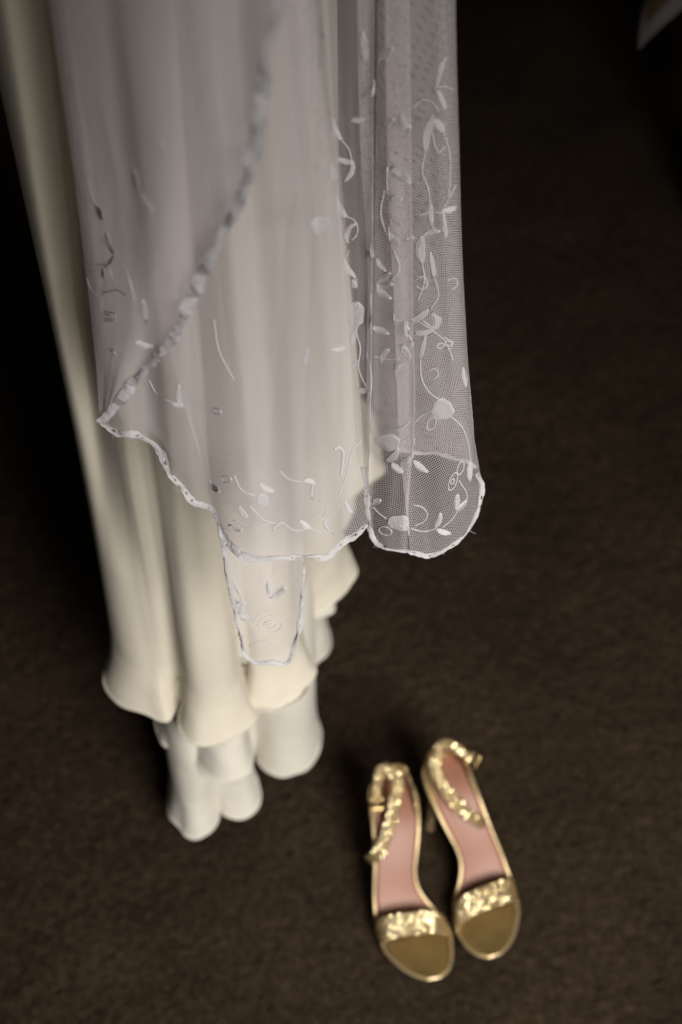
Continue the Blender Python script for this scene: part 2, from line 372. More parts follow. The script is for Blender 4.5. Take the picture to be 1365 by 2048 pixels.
# ------------------------------------------------------------------ the veil
veil = thing('lace_veil', 'sheer white tulle veil embroidered with leaves, lace-edged, hanging over the ivory gown', 'veil', (-0.03, 0.66, 0.62))
SHEETS = {}
def col(pts, top_shift=(0, 0)):
    P = [PY(*p) for p in pts]
    t = P[0].copy(); t[2] = 1.40; t[0] += top_shift[0]; t[1] += top_shift[1]
    return [t] + P
def net_sheet(key, cols, nt, ns, ripple=0.0012, seed=3, rc=(6, 14)):
    G = loft(cols, nt, ns)
    n = grid_normals(G)
    nz = smooth_noise((nt, ns), rc, seed)
    G = G + n * (ripple * nz)[..., None]
    o = attach(mesh('net_panel', G.reshape(-1, 3), grid_faces(nt, ns), M['net'], None, metric_uv(G)), veil)
    SHEETS[key] = (G, grid_normals(G), to_px(G)); return o
def ramp_pts(us, vs_, ys): return list(zip(us, vs_, ys))

# main panel with the long stepped hem
A_hem = [(203,850,.665),(235,862,.660),(262,867,.655),(300,884,.660),(322,916,.655),(345,950,.645),(385,997,.640),(430,1022,.635),(450,1080,.615),(480,1102,.605),(512,1115,.600),(560,1113,.600),(612,1109,.605),(660,1104,.610),(690,1079,.620),(718,1062,.625),(737,1043,.635)]
A_top = np.interp([h[0] for h in A_hem], [203, 430, 737], [95, 340, 640])
A_cols = []
for (u, v, Y), ut in zip(A_hem, A_top):
    fold = 0.007 * math.sin(u * 0.047) 
    q = lambda f: (ut + (u - ut) * f ** 1.0, -40 + (v + 40) * f)
    pts = []
    for f in (0.0, 0.3, 0.6, 0.85):
        uu, vv = q(f)
        if u >= 730: uu = np.interp(vv, [-40, 140, 300, 400, 600, 800, 1040], [640, 652, 668, 681, 703, 720, 737])
        if u <= 204: uu = np.interp(vv, [-40, 0, 300, 500, 700, 835], [97, 103, 143, 168, 191, 206])
        Yt = 0.675 + (Y - 0.675) * f
        pts.append((uu, vv, Yt + fold * (1 - 0.5 * f)))
    A_cols.append(col(pts + [(u, v, Y)]))
net_sheet('A', A_cols, 120, 260, 0.0016, 3)
# turned-back layer on the left, its free edge crossing the front
left_edge = [(97,-40,.682),(143,300,.684),(168,500,.680),(191,700,.672),(203,848,.655)]
trim_pts = [(572,-40,.515),(560,30,.520),(527,150,.530),(511,330,.548),(472,425,.562),(440,490,.574),(383,600,.596),(350,680,.612),(302,722,.632),(280,768,.640),(225,815,.650),(205,846,.654)]
LE = resample([PY(*p) for p in left_edge], 60); TE = resample([PY(*p) for p in trim_pts], 60)
tl = LE[0].copy(); tl[2] = 1.40; tt_ = TE[0].copy(); tt_[2] = 1.40
B_cols = []
for f in np.linspace(0, 1, 9):
    bulge = -0.030 * math.sin(f * math.pi) + 0.010 * math.sin(f * 9.0)
    c = LE * (1 - f) + TE * f; fall = np.linspace(1, 0, 60) ** 0.7
    c = c + np.outer(fall * bulge, [0, 1, 0])
    t = tl * (1 - f) + tt_ * f; t[1] += bulge
    B_cols.append([t] + list(c[::6]) + [c[-1]])
net_sheet('B', B_cols, 110, 150, 0.0012, 5)
# hidden layer whose pointed tip hangs lowest
T_hem = [(436,1040,.648),(446,1090,.642),(462,1180,.632),(478,1255,.624),(490,1303,.620),(510,1322,.616),(545,1328,.614),(576,1323,.616),(590,1284,.620),(603,1240,.626),(606,1180,.634),(607,1118,.642)]
T_cols = []
for (u, v, Y), ut in zip(T_hem, np.interp([h[0] for h in T_hem], [436, 607], [130, 640])):
    T_cols.append(col([(ut, -40, .715), (ut + (u-ut)*.35, -40 + (v+40)*.35, .705 + .006*math.sin(u*.06)), (ut + (u-ut)*.75, -40 + (v+40)*.75, (.70 + Y)/2 + .006*math.sin(u*.06)), (u, v, Y)]))
net_sheet('T', T_cols, 130, 140, 0.0010, 7)
T2_hem = [(440,1060,.650),(452,1130,.644),(466,1200,.636),(482,1238,.632),(505,1243,.630),(530,1226,.630),(560,1200,.634),(585,1165,.640),(604,1130,.646)]
T2_cols = []
for (u, v, Y), ut in zip(T2_hem, np.interp([h[0] for h in T2_hem], [440, 604], [240, 620])):
    T2_cols.append(col([(ut, -40, .728), (ut + (u-ut)*.35, -40 + (v+40)*.35, .718 + .005*math.sin(u*.08)), (ut + (u-ut)*.75, -40 + (v+40)*.75, (.712 + Y)/2), (u, v, Y)]))
net_sheet('T2', T2_cols, 110, 110, 0.0010, 8)
# inner layer under the main panel
E_hem = [(212,815,.688),(260,842,.682),(310,868,.678),(350,925,.672),(400,975,.668),(450,1010,.664),(510,1048,.660),(570,1058,.660),(640,1040,.662),(690,1010,.668),(716,960,.674)]
E_cols = []
for (u, v, Y), ut in zip(E_hem, np.interp([h[0] for h in E_hem], [212, 716], [108, 655])):
    E_cols.append(col([(ut, -40, .705), (ut + (u-ut)*.4, -40 + (v+40)*.4, .702 + .008*math.sin(u*.043 + 1)), (ut + (u-ut)*.75, -40 + (v+40)*.75, (.70 + Y)/2 + .005*math.sin(u*.043 + 1)), (u, v, Y)]))
net_sheet('E', E_cols, 100, 160, 0.0012, 12)
# right-hand fall with its pleats, turning round the edge into a shorter back layer
def dcol(*pts):      # pleats lie close; the whole fall leans in towards the bottom
    return col([(u, v, 0.668 + (Y - 0.668) * 0.5 + np.interp(v, [-40, 300, 600, 850, 1100], [.075, .055, .032, .010, 0])) for u, v, Y in pts])
D_cols = [
 dcol((640,-40,.690),(668,300,.688),(690,600,.682),(712,800,.676),(728,930,.680)),
 dcol((690,-40,.682),(706,300,.680),(722,600,.675),(728,800,.668),(731,960,.672)),
 dcol((722,-40,.676),(728,300,.674),(738,600,.670),(738,800,.664),(735,1000,.660)),
 dcol((750,-40,.668),(746,300,.664),(744,600,.660),(741,800,.652),(737,1040,.645)),
 dcol((745,-40,.674),(741,300,.672),(740,600,.668),(738,800,.662),(738,1046,.650)),
 dcol((714,-40,.684),(722,300,.682),(734,500,.678),(736,800,.670),(739,1050,.655)),
 dcol((735,-40,.694),(742,300,.690),(746,600,.684),(745,800,.674),(746,1068,.655)),
 dcol((766,-40,.676),(772,300,.672),(782,600,.666),(790,850,.656),(762,1086,.645)),
 dcol((800,-40,.660),(806,300,.656),(812,600,.652),(816,850,.645),(780,1095,.638)),
 dcol((820,-40,.655),(823,300,.651),(826,600,.647),(829,850,.640),(800,1100,.634)),
 dcol((814,-40,.662),(818,300,.660),(820,600,.656),(824,850,.648),(812,1102,.634)),
 dcol((768,-40,.672),(776,300,.670),(788,600,.664),(796,850,.654),(826,1106,.633)),
 dcol((776,-40,.680),(786,300,.678),(798,600,.672),(808,850,.662),(842,1109,.633)),
 dcol((840,-40,.672),(850,300,.668),(858,600,.660),(866,850,.650),(870,1107,.636)),
 dcol((880,-40,.664),(888,300,.660),(896,600,.654),(908,850,.646),(905,1092,.640)),
 dcol((904,-40,.672),(912,300,.668),(921,600,.662),(938,850,.654),(936,1064,.648)),
 dcol((911,-40,.684),(918,300,.680),(928,600,.674),(946,850,.668),(959,1012,.660)),
 dcol((909,-40,.698),(917,300,.694),(927,600,.688),(945,850,.680),(963,962,.674)),
 dcol((898,-40,.708),(908,300,.704),(918,600,.698),(934,820,.692),(946,928,.688)),
 dcol((860,-40,.714),(870,300,.712),(884,600,.706),(896,820,.700),(905,917,.698)),
 dcol((810,-40,.716),(816,300,.714),(826,600,.710),(830,820,.704),(832,905,.702)),
 dcol((755,-40,.720),(752,300,.718),(750,600,.714),(748,800,.708),(746,880,.706)),
]
net_sheet('D', D_cols, 150, 560, 0.0006, 9, (10, 60))

# lace edging -----------------------------------------------------------------
def anchor(key, u, v, cols=None, half=(9, 16)):
    """grid window round the layer nearest the camera at a measured point"""
    G, Nn, px = SHEETS[key]
    a, b = (0, G.shape[1]) if cols is None else (int(cols[0] * G.shape[1]), int(cols[1] * G.shape[1]))
    d = np.sqrt(((px[:, a:b] - np.array([u, v])) ** 2).sum(-1)); dep = G[:, a:b, 1] * cp - (G[:, a:b, 2] - CAM_H) * sp
    i, j = np.unravel_index(np.argmin(np.where(d < d.min() + 7, dep, 9)), d.shape); j += a
    return (max(i - half[0], 0), min(i + half[0], G.shape[0]), max(j - half[1], 0), min(j + half[1], G.shape[1]))
def on_sheet(key, u, v, lift=0.0, win=None):
    G, Nn, px = SHEETS[key]
    i0, i1, j0, j1 = (0, G.shape[0], 0, G.shape[1]) if win is None else win
    d = ((px[i0:i1, j0:j1] - np.array([u, v])) ** 2).sum(-1); i, j = np.unravel_index(np.argmin(d), d.shape); j += j0; i += i0
    i = min(max(i, 1), G.shape[0] - 2); j = min(max(j, 1), G.shape[1] - 2)
    du = np.stack([(px[i+1, j] - px[i-1, j]) / 2, (px[i, j+1] - px[i, j-1]) / 2], 1)
    e = np.array([u, v]) - px[i, j]
    try: w_ = np.clip(np.linalg.solve(du, e), -2, 2)
    except np.linalg.LinAlgError: w_ = np.zeros(2)
    p = G[i, j] + w_[0] * (G[i+1, j] - G[i-1, j]) / 2 + w_[1] * (G[i, j+1] - G[i, j-1]) / 2
    return p + Nn[i, j] * lift
def edging(path, width=0.0030, thick=0.0007, period=0.0062, seed=0, name='lace_edging', fray=14, rolls=0.75, eyes=True):
    P = np.asarray(path, float); s = chord(P); n = max(20, int(s[-1] / 0.0008))
    q = np.linspace(0, s[-1], n); P = interp_curve(P, s, q)
    rs = np.random.RandomState(seed)
    wv_ = [np.interp(q, np.linspace(0, s[-1], max(4, int(s[-1]/0.013))), rs.randn(max(4, int(s[-1]/0.013)))) for _ in range(4)]
    P = P + np.outer(wv_[0], [0.0004, 0.0010, 0]) + np.outer(wv_[1], [0, 0.0003, 0.0007])
    T = np.gradient(P, axis=0); T /= np.maximum(np.linalg.norm(T, axis=1, keepdims=True), 1e-9)
    view = np.array([0, 0, CAM_H]) - P; face = np.array([0.1, -0.85, 0.5]); face = np.tile(face / np.linalg.norm(face), (n, 1))
    face -= T * (face * T).sum(1, keepdims=True); face /= np.linalg.norm(face, axis=1, keepdims=True)
    side = np.cross(T, face)
    wob = np.interp(q, np.linspace(0, s[-1], max(4, int(s[-1]/0.004))), rs.randn(max(4, int(s[-1]/0.004))))
    if not eyes: wob = wob * 0.3
    wob2 = np.interp(q, np.linspace(0, s[-1], max(4, int(s[-1]/0.006))), rs.randn(max(4, int(s[-1]/0.006))))
    ph = 2*np.pi*q/period + 0.6*np.cumsum(wob)*0.05
    parts = []
    # flat crocheted band with small open eyes, uneven scallops along both rims
    m = 7; xs_ = np.linspace(-1, 1, m)
    wvar = 1 + 0.22*np.clip(wv_[3], -1.6, 1.6)
    sc1 = 0.40 + 0.10*np.abs(np.sin(ph/2)) + 0.07*wob; sc2 = 0.40 + 0.10*np.abs(np.sin(ph/2 + 1.1)) + 0.07*wob2
    roll = 0.30*wob2 + rolls*wv_[2]; ax = side*np.cos(roll)[:, None] + face*np.sin(roll)[:, None]; fx = np.cross(ax, T); fx *= np.sign((fx*face).sum(1, keepdims=True))
    V = []
    for k in range(m):
        x = xs_[k]; ex = np.where(x < 0, sc1, sc2)*width*wvar*x
        puff = thick*(0.9*(1 - x*x)**0.5 + 0.5*rs.randn(n)*0.6)
        V.append(P + ax*ex[:, None] + fx*puff[:, None])
    V = np.stack(V, 1).reshape(-1, 3); Fc = []
    cell_ = np.floor(ph/(2*np.pi)).astype(int); keep = rs.rand(cell_.max() - cell_.min() + 2) > 0.55; fr_ = (ph/(2*np.pi)) % 1.0
    for i in range(n-1):
        eye = eyes and keep[cell_[i] - cell_.min()] and 0.36 < fr_[i] < 0.62
        for k in range(m-1):
            if eye and k in (2, 3): continue
            Fc.append((i*m+k, i*m+k+1, (i+1)*m+k+1, (i+1)*m+k))
    parts.append((V, Fc))
    V3 = V.reshape(n, m, 3)
    for k in (0, m-1):
        parts.append(tube(V3[:, k], 0.00030 + 0.00012*np.abs(wob), 5))
    for k in range(fray):           # loose thread ends
        i = rs.randint(2, n-2); L_ = rs.uniform(0.0015, 0.0045); d = side[i]*rs.choice([1, -1]) + 0.8*rs.randn(3); d /= np.linalg.norm(d)
        st = P[i] + side[i]*width*0.3*np.sign(d.dot(side[i])); bend = 0.5*rs.randn(3)
        pth = [st + d*L_*t + bend*L_*t*t*0.5 for t in np.linspace(0, 1, 5)]
        parts.append(tube(pth, [0.00016, 0.00015, 0.00013, 0.00011, 0.00008], 4))
    V, Fc = merge(parts)
    return attach(mesh(name, V, Fc, M['trim']), veil)
GA = SHEETS['A'][0]; GB = SHEETS['B'][0]; GT = SHEETS['T'][0]; GD = SHEETS['D'][0]
def lift(P, d=0.0012): return np.asarray(P) + np.array([0, -d, d * 0.6])
edging(lift(GA[-1][::4]), 0.0040, 0.0007, 0.0066, 1, fray=34)
edging(lift(GB[6:, -1]), 0.0058, 0.0007, 0.0072, 2, fray=12, rolls=0.3, eyes=False)
edging(lift(GT[-1][::3], 0.0006), 0.0030, 0.0007, 0.0060, 3, fray=40)
kf = int(GD.shape[1] * 0.80)
edging(lift(GD[-1][4:kf:5], 0.0006), 0.0030, 0.0008, 0.0064, 4, fray=26)
edging(lift(GD[-1][kf::5], 0.0), 0.0026, 0.0006, 0.0060, 5, fray=6)

# embroidery ------------------------------------------------------------------
def leaf(key, p0, p1, wd, bend=0.0, cols=None):
    """satin-stitched leaf: a thin padded body under a bundle of threads that part and meet at the ends"""
    p0, p1 = np.array(p0, float), np.array(p1, float); d = p1 - p0; L_ = np.linalg.norm(d); d /= max(L_, 1e-6); s = np.array([-d[1], d[0]])
    win = anchor(key, *((p0 + p1) / 2), cols); rows = 9
    rs = np.random.RandomState(int(p0[0] * 7 + p0[1])); ts = np.linspace(0, 1, rows)
    skew = rs.uniform(-0.25, 0.25)
    wv = wd * 0.46 * (np.sin(np.pi * np.clip(ts ** (1 + skew), 0.03, 0.97)) ** 0.7 + 0.08) * (1 + 0.10 * rs.randn(rows))
    cen = p0[None] + np.outer(ts * L_, d) + np.outer(bend * L_ * np.sin(np.pi * ts), s)
    V = []
    for i in range(rows):
        for o_, h in ((-1, 0.0001), (-0.45, 0.0003), (0.45, 0.0003), (1, 0.0001), (0.5, -0.0001), (-0.5, -0.0001)):
            q = cen[i] + s * o_ * wv[i] * 0.92; V.append(on_sheet(key, q[0], q[1], h, win))
    Fc = [(i*6+k, i*6+(k+1) % 6, (i+1)*6+(k+1) % 6, (i+1)*6+k) for i in range(rows-1) for k in range(6)]
    Fc += [tuple(range(6))[::-1], tuple((rows-1)*6+k for k in range(6))]
    parts = [(np.array(V), Fc)]
    nf = max(3, int(round(wd / 2.2)))
    for k in range(nf):
        o_ = -1 + 2 * k / (nf - 1) + 0.12 * rs.randn(); e0, e1_ = rs.uniform(-.06, .03), rs.uniform(-.03, .06)
        pth = []
        for i in range(rows):
            q = cen[i] + s * (o_ * wv[i] + 0.25 * rs.randn()) + d * L_ * (e0 * (1 - ts[i]) + e1_ * ts[i]) * 0.8
            pth.append(on_sheet(key, q[0], q[1], 0.00035 + 0.0002 * rs.rand(), win))
        parts.append(tube(pth, 0.00030 + 0.00008 * rs.rand(rows), 4))
    V, Fc = merge(parts)
    return attach(mesh('embroidered_leaf', V, Fc, M['thread']), veil)
def stem(key, pts, r=0.00042, closed=False, name='embroidered_stem', cols=None):
    P2 = np.array([(u, v, 0) for u, v in pts], float); n = max(10, int(chord(P2)[-1] / 2.5))
    Q = resample(P2, n + (1 if closed else 0), closed)
    if closed: Q = Q[:-1]
    mid_ = Q.mean(0) if closed else Q[len(Q) // 2]; win = anchor(key, mid_[0], mid_[1], cols, (16, 34))
    P3 = np.array([on_sheet(key, u, v, 0.0006, win) for u, v, _ in Q])
    P3[1:-1] = (P3[:-2] + P3[1:-1] * 2 + P3[2:]) / 4
    V, Fc = tube(P3, r * (1 + 0.2 * np.sin(np.arange(len(P3)) * 1.7)), 5, closed)
    return attach(mesh(name, V, Fc, M['thread']), veil)
def ring(key, c, rx, ry, rot=0.0, r=0.0004, cols=None):
    a = np.linspace(0, 2*np.pi, 16, endpoint=False); cr, sr = math.cos(rot), math.sin(rot)
    return stem(key, [(c[0] + rx*math.cos(t)*cr - ry*math.sin(t)*sr, c[1] + rx*math.cos(t)*sr + ry*math.sin(t)*cr) for t in a], r, True, 'embroidered_ring', cols)
def flower(key, c, rx, ry, rot=0.0, cols=None):
    """round blossom darned in two directions inside a wandering outline"""
    win = anchor(key, c[0], c[1], cols, (14, 26)); cr, sr = math.cos(rot), math.sin(rot); rs = np.random.RandomState(int(c[0] + c[1]))
    def at(a, b, h): return on_sheet(key, c[0] + a*cr - b*sr, c[1] + a*sr + b*cr, h, win)
    parts = []
    ph_ = rs.uniform(0, 6); edge_ = lambda t: 1 + 0.07*math.sin(3*t + ph_) + 0.05*math.sin(7*t + ph_)
    for dirn, gap, h in ((0.6, 2.3, 0.0003), (2.1, 3.4, 0.0006)):
        ca, sa = math.cos(dirn), math.sin(dirn); R_ = max(rx, ry)
        for off in np.arange(-R_, R_ + .1, gap):
            off += 0.3 * rs.randn(); pts = []
            for t in np.linspace(-1.1, 1.1, 40):
                a, b = t*R_*ca - off*sa, t*R_*sa + off*ca
                if math.hypot(a/rx, b/ry) < edge_(math.atan2(b/ry, a/rx)): pts.append((a, b))
            if len(pts) > 3:
                n_ = 7; pts = np.array(pts)[np.linspace(0, len(pts)-1, n_).astype(int)] + 0.25*rs.randn(n_, 2)
                parts.append(tube([at(a, b, h + 0.0001*rs.rand()) for a, b in pts], 0.00036, 4))
    for k_ in (1.0, 0.93):
        t = np.linspace(0, 2*np.pi, 28, endpoint=False)
        parts.append(tube([at(k_*rx*edge_(x)*math.cos(x), k_*ry*edge_(x)*math.sin(x), 0.0005) for x in t], 0.00034, 4, True))
    V, Fc = merge(parts)
    return attach(mesh('embroidered_flower', V, Fc, M['thread']), veil)

FR = (0.0, 0.80)      # front part of the right-hand fall
OP = (0.52, 0.78)     # its open front face
for a in [((891,116),(875,174),9,.05),((875,179),(891,219),9,-.05),((867,232),(851,306),13,.06),((867,235),(888,264),13,-.08),((804,227),(827,264),13,.1),
          ((862,406),(864,449),9),((885,420),(912,415),10,.06),((887,422),(893,478),9),((846,472),(881,462),10,-.1),((847,472),(846,525),14,.08),((862,504),(870,555),10),
          ((824,642),(857,618),12,.06),((868,660),(866,625),15,.25),((829,666),(868,660),11,.05),((852,672),(842,717),9),((830,921),(857,943),11,.05),
          ((940,924),(939,962),11),((915,1020),(933,1000),7),((915,988),(914,1020),10),((871,1055),(882,1026),10,.1),((874,1058),(901,1066),12,.08),((781,924),(807,944),11),
          ((745,1003),(763,1000),10),((926,736),(932,775),8)]:
    leaf('D', *a, cols=OP if a[0][0] > 826 else FR)
PL = (0.25, 0.55)     # the bright pleat
for a in [((777,335),(761,388),13,.1),((782,335),(822,364),15,-.06),((782,396),(806,396),13),((756,459),(801,483),11),((753,119),(788,95),15),((751,563),(783,596),13,.12),
          ((757,566),(782,546),11),((760,574),(786,568),10),((813,642),(826,689),13,.06),((740,648),(751,610),12),((745,653),(778,667),12),((781,739),(822,716),11,.08),((806,690),(822,714),10),
          ((772,921),(798,897),13,.15),((801,932),(827,909),15,.05),((727,63),(732,121),14),((703,240),(732,240),9),((724,190),(761,185),9),((669,317),(711,327),10),
          ((707,558),(713,575),9),((707,724),(719,722),10),((713,779),(737,780),11,.1),((735,505),(752,512),8)]:
    leaf('D', *a, cols=(0.0, 0.55))
for a in [((668,238),(684,278),12,.15),((706,322),(690,362),10,-.15),((674,392),(694,432),12,.15),((712,446),(696,486),9,.2),((690,520),(712,552),11,.15),
          ((716,655),(706,688),8,.1),((770,250),(790,238),8),((778,698),(764,724),9,.1),((756,518),(772,540),8,.1)]:
    leaf('D', *a, cols=(0.0, 0.55))
for p in [[(684,280),(700,300),(704,326)],[(694,432),(710,440),(716,462),(706,480)],[(700,500),(690,520),(704,548),(716,560)],[(710,655),(722,700),(718,730),(734,776)],[(770,380),(764,430),(776,470)],[(734,700),(744,760),(738,800)]]:
    stem('D', p, cols=(0.0, 0.55))
flower('D', (886,818), 21, 20, cols=OP); flower('D', (778,884), 23, 16, .1, (0.2, 0.55)); flower('D', (800,1045), 24, 14, .15, FR); flower('D', (710,628), 19, 25, 0, (0, .3))
for c_, rx, ry, ro in [((906,962),7,19,.35),((921,935),6,14,.3),((772,1061),13,8,.3),((882,691),8,5,-.3),((898,686),8,5,-.3),((905,962),3,7,.3),((864,846),8,14,.4)]:
    ring('D', c_, rx, ry, ro, cols=FR)
for p in [[(824,1050),(846,1044),(856,1028),(846,1014),(828,1009)],[(822,1056),(850,1062),(872,1056)],[(747,1012),(760,1026),(774,1036)],[(884,1054),(902,1040),(914,1022)],
          [(867,264),(872,292),(880,304),(890,294)],[(830,212),(848,198),(866,204),(878,220)],[(840,430),(858,424),(880,424)],[(836,640),(852,650),(868,660)],[(868,662),(890,680),(906,720)],
          [(846,640),(868,656)],[(750,712),(778,718),(800,716)],[(880,430),(896,400),(910,372)],[(868,176),(884,172),(904,178)],[(832,842),(850,826),(866,820)],[(760,640),(784,640),(806,640)],
          [(838,470),(824,474),(806,482)],[(790,860),(812,850),(824,838)],[(896,700),(904,690),(890,672)],[(918,960),(934,990),(930,1010)],[(888,266),(898,300),(900,350),(898,392)],[(866,450),(874,464),(880,462)],[(870,556),(878,590),(862,618)],
          [(842,718),(846,760),(866,790),(884,800)],[(902,832),(922,850),(936,890),(940,922)],[(851,306),(846,340),(858,380),(862,406)],[(846,525),(850,560),(838,600)],[(790,500),(800,540),(784,560)],
          [(832,560),(848,552),(856,566),(846,578),(834,572)],[(896,560),(910,556),(914,570),(904,578)],[(858,742),(872,736),(878,748),(868,758)],[(800,884),(820,876),(840,884),(846,900)]]:
    stem('D', p, cols=FR)
for a in [((520,966),(549,982),13,.1),((607,960),(630,966),10,-.1),((630,966),(625,996),9,.1),((663,698),(690,695),9,.08),
          ((615,697),(610,728),6),((359,769),(367,815),10,.1),((346,806),(366,812),8),((661,328),(671,362),13),((640,110),(664,140),14),((655,40),(675,120),20,.08),((545,1060),(566,1044),9),((600,1040),(622,1054),10,.1),((650,1040),(664,1066),9,.1),((480,1010),(496,1034),9,.1),((460,1050),(486,1060),9,.1),((690,1000),(704,1024),8,.1),((420,960),(440,984),9,.1),
          ((680,179),(685,237),9,-.1),((686,236),(670,264),8,-.15)]:
    leaf('A', *a)
flower('A', (525,1000), 11, 13); flower('A', (642,451), 20, 18); ring('A', (436,822), 9, 6, .5); ring('A', (455,958), 10, 7, .2)
stem('A', [(668,898),(677,893),(684,898),(685,925),(682,952)], 0.0010)
for p in [[(700,915),(690,960),(676,990)],[(722,880),(704,900),(700,925)],[(430,640),(440,700),(470,760)],[(560,940),(580,958),(606,962)],[(470,1040),(500,1052),(540,1046)],[(300,760),(318,790),(350,806)],[(500,1010),(530,1040),(552,1046)],[(566,1044),(590,1060),(620,1056),(650,1070)],[(640,1000),(652,1020),(644,1036),(630,1030)],[(470,950),(486,980),(510,990)]]:
    stem('A', p)
for a in [((174,354),(190,410),11,.06),((190,410),(207,441),10,-.05),((215,461),(231,508),8,.1),((231,508),(214,533),6),((272,682),(308,692),11,.08),((269,338),(277,379),9),((277,379),(308,420),9,.08),
          ((287,600),(292,641),10),((318,277),(328,308),8),((205,540),(212,556),6),((225,700),(232,712),7)]:
    leaf('B', *a)
ring('B', (219,633), 15, 10, .1); ring('B', (218,634), 8, 5, .1)
for p in [[(194,612),(210,588),(236,580),(256,592)],[(176,540),(196,528),(220,530)],[(176,556),(186,580),(196,590)],[(222,536),(228,556)],[(250,530),(262,560),(270,600)]]:
    stem('B', p)
for a in [((538,1161),(541,1195),8,.05),((543,1195),(572,1174),8,.08),((468,1212),(492,1206),10),((478,1228),(498,1236),9),((484,1208),(486,1240),8),((470,1168),(480,1190),7)]:
    leaf('T', *a)
ring('T', (541,1248), 24, 17, -.1); ring('T', (540,1249), 12, 8, -.1); ring('T', (538,1250), 5, 4)
for p in [[(500,1292),(520,1282),(545,1284),(560,1294)],[(466,1160),(474,1172),(482,1190),(486,1210)],[(492,1240),(504,1250),(514,1270)]]:
    stem('T', p)

# ------------------------------------------------------------------ the sandals
def ribbon(path, up, width, thick, crown=0.25):
    """flat strap: path (n,3), up-vector per point or one"""
    P = np.asarray(path, float); n = len(P); T = np.gradient(P, axis=0); T /= np.maximum(np.linalg.norm(T, axis=1, keepdims=True), 1e-9)
    U = np.broadcast_to(np.asarray(up, float), (n, 3)).copy(); U -= T * (U * T).sum(1, keepdims=True); U /= np.maximum(np.linalg.norm(U, axis=1, keepdims=True), 1e-9)
    S = np.cross(T, U); wd = np.broadcast_to(np.asarray(width, float), (n,))
    prof = [(-.5, 0), (-.46, .38), (-.25, .5), (0, .5), (.25, .5), (.46, .38), (.5, 0), (.46, -.38), (0, -.5), (-.46, -.38)]
    m = len(prof); V = np.concatenate([(P + S * (a * wd)[:, None] + U * (b * thick))[:, None] for a, b in prof], 1).reshape(-1, 3)
    Fc = [(i*m+k, i*m+(k+1) % m, (i+1)*m+(k+1) % m, (i+1)*m+k) for i in range(n-1) for k in range(m)]
    Fc += [tuple(range(m))[::-1], tuple((n-1)*m+k for k in range(m))]
    return V, Fc
def glitter_flakes(part, V, Fc, n, seed, size=0.00105):
    """loose mirror-like flakes glued over a glitter strap, each tilted its own way"""
    rs = np.random.RandomState(seed); V = np.asarray(V); T3 = []
    for f in Fc:
        f = list(f)
        for k in range(1, len(f) - 1): T3.append((f[0], f[k], f[k+1]))
    T3 = np.array(T3); A, B_, C_ = V[T3[:, 0]], V[T3[:, 1]], V[T3[:, 2]]; cr = np.cross(B_ - A, C_ - A); ar = np.linalg.norm(cr, axis=1)
    idx = rs.choice(len(T3), n, p=ar / ar.sum()); r1, r2 = np.sqrt(rs.rand(n)), rs.rand(n)
    P = A[idx] * (1 - r1)[:, None] + B_[idx] * (r1 * (1 - r2))[:, None] + C_[idx] * (r1 * r2)[:, None]
    cen = V.mean(0); N_ = cr[idx] / np.maximum(ar[idx], 1e-12)[:, None]; N_ *= np.where(N_[:, 2:3] < -0.2, -1, 1)
    P = P + N_ * 0.0005; N_ = N_ + 0.38 * rs.randn(n, 3); N_ /= np.linalg.norm(N_, axis=1, keepdims=True)
    U = np.cross(N_, rs.randn(n, 3)); U /= np.linalg.norm(U, axis=1, keepdims=True); W_ = np.cross(N_, U); h = size * rs.uniform(0.35, 0.6, n)[:, None]
    Q = np.stack([P + U*h, P + W_*h, P - U*h, P - W_*h], 1).reshape(-1, 3)
    o = mesh('glitter_flakes', Q, [(4*i, 4*i+1, 4*i+2, 4*i+3) for i in range(n)], M['flake'], None, None, False); o.parent = part; o['kind'] = 'stuff'
